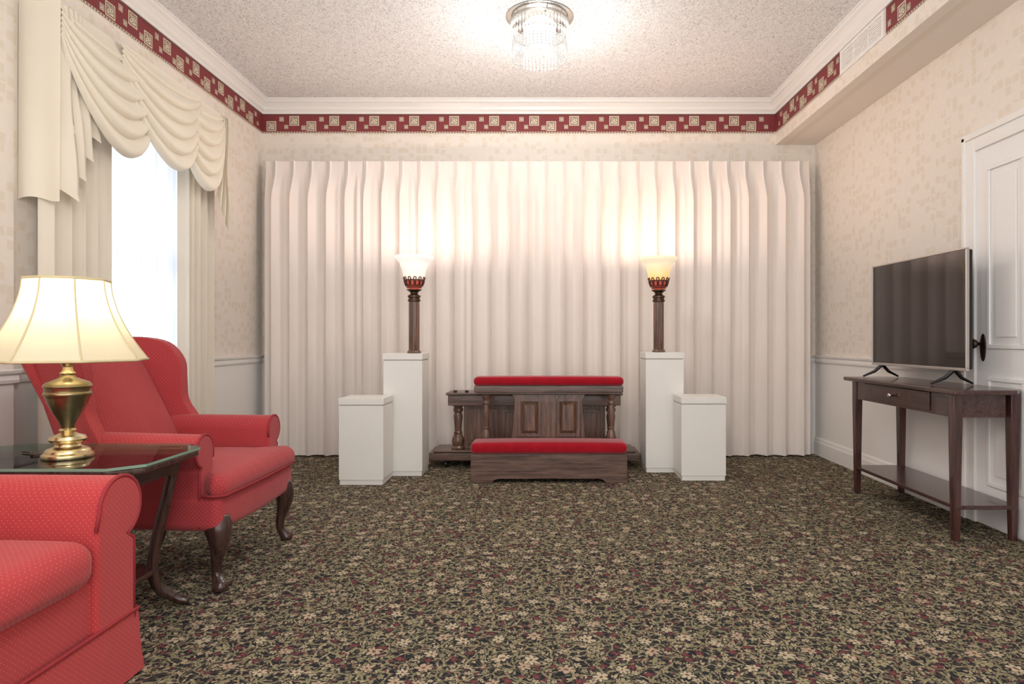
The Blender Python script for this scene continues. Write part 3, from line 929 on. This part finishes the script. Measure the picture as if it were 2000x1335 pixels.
pp = [(-0.25, 0.2), (0.29, 0.2), (0.285, 0.32), (0.275, 0.45), (0.27, 0.55), (0.29, 0.60), (-0.25, 0.60), (-0.23, 0.55), (-0.235, 0.45), (-0.245, 0.32)]
up = prism('upright_panel', [(x-0.02, z) for x, z in pp], 'y', 0.232, 0.255, M_woodZ, kn, bevel=0.004)
for x0 in (-0.205, 0.075):
    bm = bmesh.new()
    xa, xb, za, zb = x0, x0+0.135, 0.305, 0.55
    A_ = [(xa+0.008, za+0.008), (xb-0.008, za+0.008), (xb-0.008, zb-0.008), (xa+0.008, zb-0.008)]
    B_ = [(xa+0.03, za+0.03), (xb-0.03, za+0.03), (xb-0.03, zb-0.03), (xa+0.03, zb-0.03)]
    VA = [bm.verts.new((p[0], 0.2315, p[1])) for p in A_]; VB = [bm.verts.new((p[0], 0.212, p[1])) for p in B_]
    for i in range(4): bm.faces.new([VA[i], VA[(i+1) % 4], VB[(i+1) % 4], VB[i]])
    bm.faces.new(VB)
    for bx in ((xa-0.014, xb+0.014, za-0.014, za), (xa-0.014, xb+0.014, zb, zb+0.014), (xa-0.014, xa, za, zb), (xb, xb+0.014, za, zb)):
        add_box(bm, bx[0], bx[1], 0.212, 0.233, bx[2], bx[3])
    mk('raised_panel', bm, M_woodZ, up)
postprof = [(0.026, 0), (0.028, 0.02), (0.02, 0.03), (0.03, 0.05), (0.034, 0.075), (0.03, 0.11), (0.02, 0.14), (0.024, 0.15), (0.017, 0.16), (0.022, 0.22), (0.026, 0.27), (0.02, 0.32), (0.028, 0.33), (0.028, 0.345), (0.022, 0.355), (0.03, 0.37), (0.03, 0.40)]
for sx in (-0.46, 0.46):
    lathe('post', [(r, z*1.0) for r, z in postprof], M_woodZ, kn, c=(sx, 0.25, 0.2), seg=24, label='turned dark wood post')
boxes('arm_rail', [(-0.53, 0.53, 0.19, 0.34, 0.60, 0.615), (-0.54, 0.54, 0.18, 0.35, 0.615, 0.662)], M_woodX, kn, bevel=0.004)
cushion('arm_pad', -0.545, 0.545, 0.175, 0.352, 0.662, 0.725, 0.028, 0.006, M_velvet, kn, label='crimson velvet arm pad')

# ------------------------------------------------------------------ bier
bi = thing('casket_bier', 'dark wood wheeled casket stand with turned posts behind kneeler', 'stand', (-0.065, 4.965, 0))
boxes('base', [(-0.825, 0.825, 0, 0.33, 0.055, 0.115), (-0.79, 0.79, 0.02, 0.31, 0.115, 0.135)], M_woodX, bi, bevel=0.008)
boxes('top', [(-0.67, 0.67, -0.005, 0.26, 0.485, 0.565), (-0.685, 0.685, -0.015, 0.27, 0.565, 0.585)], M_woodX, bi, bevel=0.005)
bd = boxes('body', [(-0.56, 0.56, 0.10, 0.20, 0.135, 0.485)], M_woodZ, bi, bevel=0.003)
for i in range(4):
    x0 = -0.53+i*0.27
    boxes('raised_panel', [(x0, x0+0.24, 0.088, 0.10, 0.17, 0.45), (x0+0.03, x0+0.21, 0.08, 0.088, 0.2, 0.42)], M_woodZ, bd, bevel=0.003)
for sx in (-0.60, 0.60):
    lathe('post', [(0.048, 0), (0.052, 0.015), (0.04, 0.03), (0.046, 0.045), (0.05, 0.065), (0.045, 0.09), (0.03, 0.12), (0.034, 0.135), (0.026, 0.145), (0.03, 0.2), (0.036, 0.26), (0.028, 0.29), (0.038, 0.30), (0.038, 0.32), (0.03, 0.33), (0.042, 0.34), (0.042, 0.35)], M_woodZ, bi, c=(sx, 0.07, 0.135), seg=24, label='turned dark wood post')
for sx in (-0.69, 0.69):
    for y in (0.04, 0.29):
        bm = bmesh.new()
        add_lathe(bm, [(0.020, -0.009), (0.026, -0.007), (0.026, 0.007), (0.020, 0.009)], (0, 0, 0), 18)
        for v_ in bm.verts: v_.co = Vector((sx+v_.co.z, y+v_.co.x, 0.027+v_.co.y))
        add_box(bm, sx-0.013, sx+0.013, y-0.01, y+0.01, 0.04, 0.056)
        mk('caster', bm, M_black, bi, smooth='angle', label='small black caster wheel')
for sx in (-0.62, -0.53):
    lathe('knob', [(0.014, 0), (0.016, 0.006), (0.012, 0.014), (0.004, 0.016)], M_black, bi, c=(sx, 0.05, 0.585), seg=14)

# ------------------------------------------------------------------ console table + tv
ct = thing('console_table', 'dark espresso console table with drawer and lower shelf', 'table', (2.18, 3.67, 0))
def T(x, y): return (x-2.18, y-3.67)
topo = [T(1.995, 3.10), T(2.30, 3.10), T(2.368, 3.17), T(2.368, 4.20), T(2.33, 4.25), T(1.995, 4.25)]
prism('table_top', topo, 'z', 0.728, 0.752, M_espX, ct, bevel=0.006)
ap = prism('apron', [T(2.035, 3.165), T(2.29, 3.165), T(2.345, 3.22), T(2.345, 4.19), T(2.035, 4.19)], 'z', 0.612, 0.728, M_espX, ct, bevel=0.002)
a, b_ = T(2.027, 3.36), T(2.035, 4.04)
dw = boxes('drawer', [(a[0], b_[0]-0.001, a[1], b_[1], 0.625, 0.722)], M_espX, ct, bevel=0.002, label='drawer with rounded silver knob')
bm = bmesh.new()
add_lathe(bm, [(0.006, 0), (0.006, 0.012), (0.013, 0.018), (0.015, 0.024), (0.011, 0.03), (0.003, 0.032)], (0, 0, 0), 18)
for v_ in bm.verts: v_.co = Vector((a[0]-v_.co.z, (a[1]+b_[1])/2+v_.co.x, 0.675+v_.co.y))
mk('knob', bm, M_chrome, dw, smooth=True, label='silver round knob')
prism('shelf', [T(2.035, 3.16), T(2.33, 3.16), T(2.355, 3.2), T(2.355, 4.19), T(2.035, 4.19)], 'z', 0.158, 0.178, M_espX, ct, bevel=0.003)
for (x, y) in ((2.05, 3.18), (2.05, 4.17), (2.335, 3.18), (2.335, 4.17)):
    cx, cy = T(x, y)
    bm = bmesh.new()
    rings = []
    for z, h in ((0.001, 0.015), (0.10, 0.017), (0.61, 0.023), (0.728, 0.023)):
        rings.append([bm.verts.new((cx+sx*h, cy+sy*h, z)) for sx, sy in ((-1, -1), (1, -1), (1, 1), (-1, 1))])
    bm.faces.new(rings[0][::-1]); bm.faces.new(rings[-1])
    for k in range(3):
        for i in range(4):
            bm.faces.new([rings[k][i], rings[k][(i+1) % 4], rings[k+1][(i+1) % 4], rings[k+1][i]])
    mk('leg', bm, M_espZ, ct, bevel=0.003)

tv = thing('television', 'flat screen television with thin silver frame on console table', 'television', (2.18, 3.765, 0.753))
tv.rotation_euler = (0, 0, 0.030)
hy = 0.45
boxes('housing', [(0.012, 0.04, -hy+0.005, hy-0.005, 0.09, 0.715), (0.04, 0.07, -0.3, 0.3, 0.12, 0.5)], M_black, tv, bevel=0.006)
boxes('screen', [(0.004, 0.012, -hy+0.008, hy-0.008, 0.095, 0.715)], M_screen, tv)
boxes('bezel', [(0.0, 0.018, -hy, hy, 0.715, 0.724), (0.0, 0.018, -hy, hy, 0.080, 0.096), (0.0, 0.018, -hy, -hy+0.009, 0.096, 0.715), (0.0, 0.018, hy-0.009, hy, 0.096, 0.715)], M_silver, tv, bevel=0.002)
for y in (-0.33, 0.36):
    bm = bmesh.new()
    for sx in (-1, 1):
        add_tube(bm, [(0.02, y, 0.085), (0.02+sx*0.045, y+0.01, 0.04), (0.02+sx*0.115, y+0.02, 0.008)], [0.012, 0.010, 0.006], 6)
    mk('stand_foot', bm, M_black, tv, smooth='angle')

# ------------------------------------------------------------------ ceiling light
cl = thing('ceiling_light', 'round crystal bead chandelier mounted flush on ceiling', 'ceiling light', (-0.02, 4.15, ZC))
lathe('canopy', [(0.215, -0.001), (0.218, -0.006), (0.19, -0.012), (0.12, -0.02), (0.09, -0.026)], M_chrome, cl, seg=48, label='polished chrome ceiling plate')
lathe('diffuser', [(0.08, -0.026), (0.10, -0.045), (0.105, -0.09), (0.095, -0.13), (0.07, -0.15), (0.02, -0.155)], M_diff, cl, seg=40, smooth=True, label='glowing frosted diffuser')
bm = bmesh.new()
for r, z in ((0.186, -0.028), (0.186, -0.038), (0.168, -0.12)):
    add_tube(bm, [(r*math.cos(2*pi*i/48), r*math.sin(2*pi*i/48), z) for i in range(48)], 0.004, 6, True)
for k in range(4):
    a = k*pi/2+0.3
    add_tube(bm, [(0.12*math.cos(a), 0.12*math.sin(a), -0.02), (0.186*math.cos(a), 0.186*math.sin(a), -0.035)], 0.004, 6)
mk('ring_frame', bm, M_chrome, cl, smooth=True)
bm = bmesh.new()
def bead(c, r, hz):
    vs = [bm.verts.new((c[0], c[1], c[2]+hz)), bm.verts.new((c[0], c[1], c[2]-hz))]
    eq = [bm.verts.new((c[0]+r*math.cos(2*pi*i/6), c[1]+r*math.sin(2*pi*i/6), c[2])) for i in range(6)]
    for i in range(6):
        bm.faces.new([vs[0], eq[i], eq[(i+1) % 6]]); bm.faces.new([vs[1], eq[(i+1) % 6], eq[i]])
for k in range(44):
    a = 2*pi*k/44
    r = 0.186
    for j in range(2):
        bead((r*math.cos(a), r*math.sin(a), -0.070-j*0.06), 0.0095, 0.030)
    r = 0.176
    for j in range(5):
        bead((r*math.cos(a+0.07), r*math.sin(a+0.07), -0.170-j*0.018), 0.0078, 0.009)
    bead((r*math.cos(a+0.07), r*math.sin(a+0.07), -0.264), 0.008, 0.014)
for k in range(30):
    a = 2*pi*k/30
    for j in range(5):
        bead((0.13*math.cos(a), 0.13*math.sin(a), -0.17-j*0.018), 0.0078, 0.009)
cb = mk('crystal_beads', bm, M_crystal, cl, kind='stuff')
plight('ceiling_bulb', (0, 0, -0.42), 26, (1, 0.98, 0.95), 0.15, cl)

# ------------------------------------------------------------------ daylight and world
l = bpy.data.lights.new('window_daylight', 'AREA'); l.shape = 'RECTANGLE'; l.size = 1.1; l.size_y = 2.0; l.energy = 8; l.color = (0.90, 0.95, 1)
o = bpy.data.objects.new('window_daylight', l); o.location = (XL-0.55, 3.84, 1.5); o.rotation_euler = (0, -pi/2, 0); COL.objects.link(o)
plight('overhead_fill_light', (-0.2, 0.6, 2.3), 62, (1, 0.98, 0.96), 0.3)  # added fill light out of view, no fixture here; brightens room and ceiling
w = bpy.data.worlds.new('world'); scene.world = w; w.use_nodes = True
bg = w.node_tree.nodes['Background']; bg.inputs[0].default_value = (1.0, 0.99, 0.985, 1); bg.inputs[1].default_value = 2.3

# ------------------------------------------------------------------ camera
cam = bpy.data.cameras.new('camera'); co = bpy.data.objects.new('camera', cam); COL.objects.link(co)
co.location = (0, 0, 1.0); co.rotation_euler = (pi/2, 0, 0)
cam.sensor_width = 36; cam.lens = 1250/2000*36; cam.shift_x = -0.03; cam.shift_y = -0.00275
cam.clip_start = 0.05
scene.camera = co
scene.view_settings.view_transform = 'Standard'
scene.view_settings.look = 'None'
scene.view_settings.exposure = 0.0
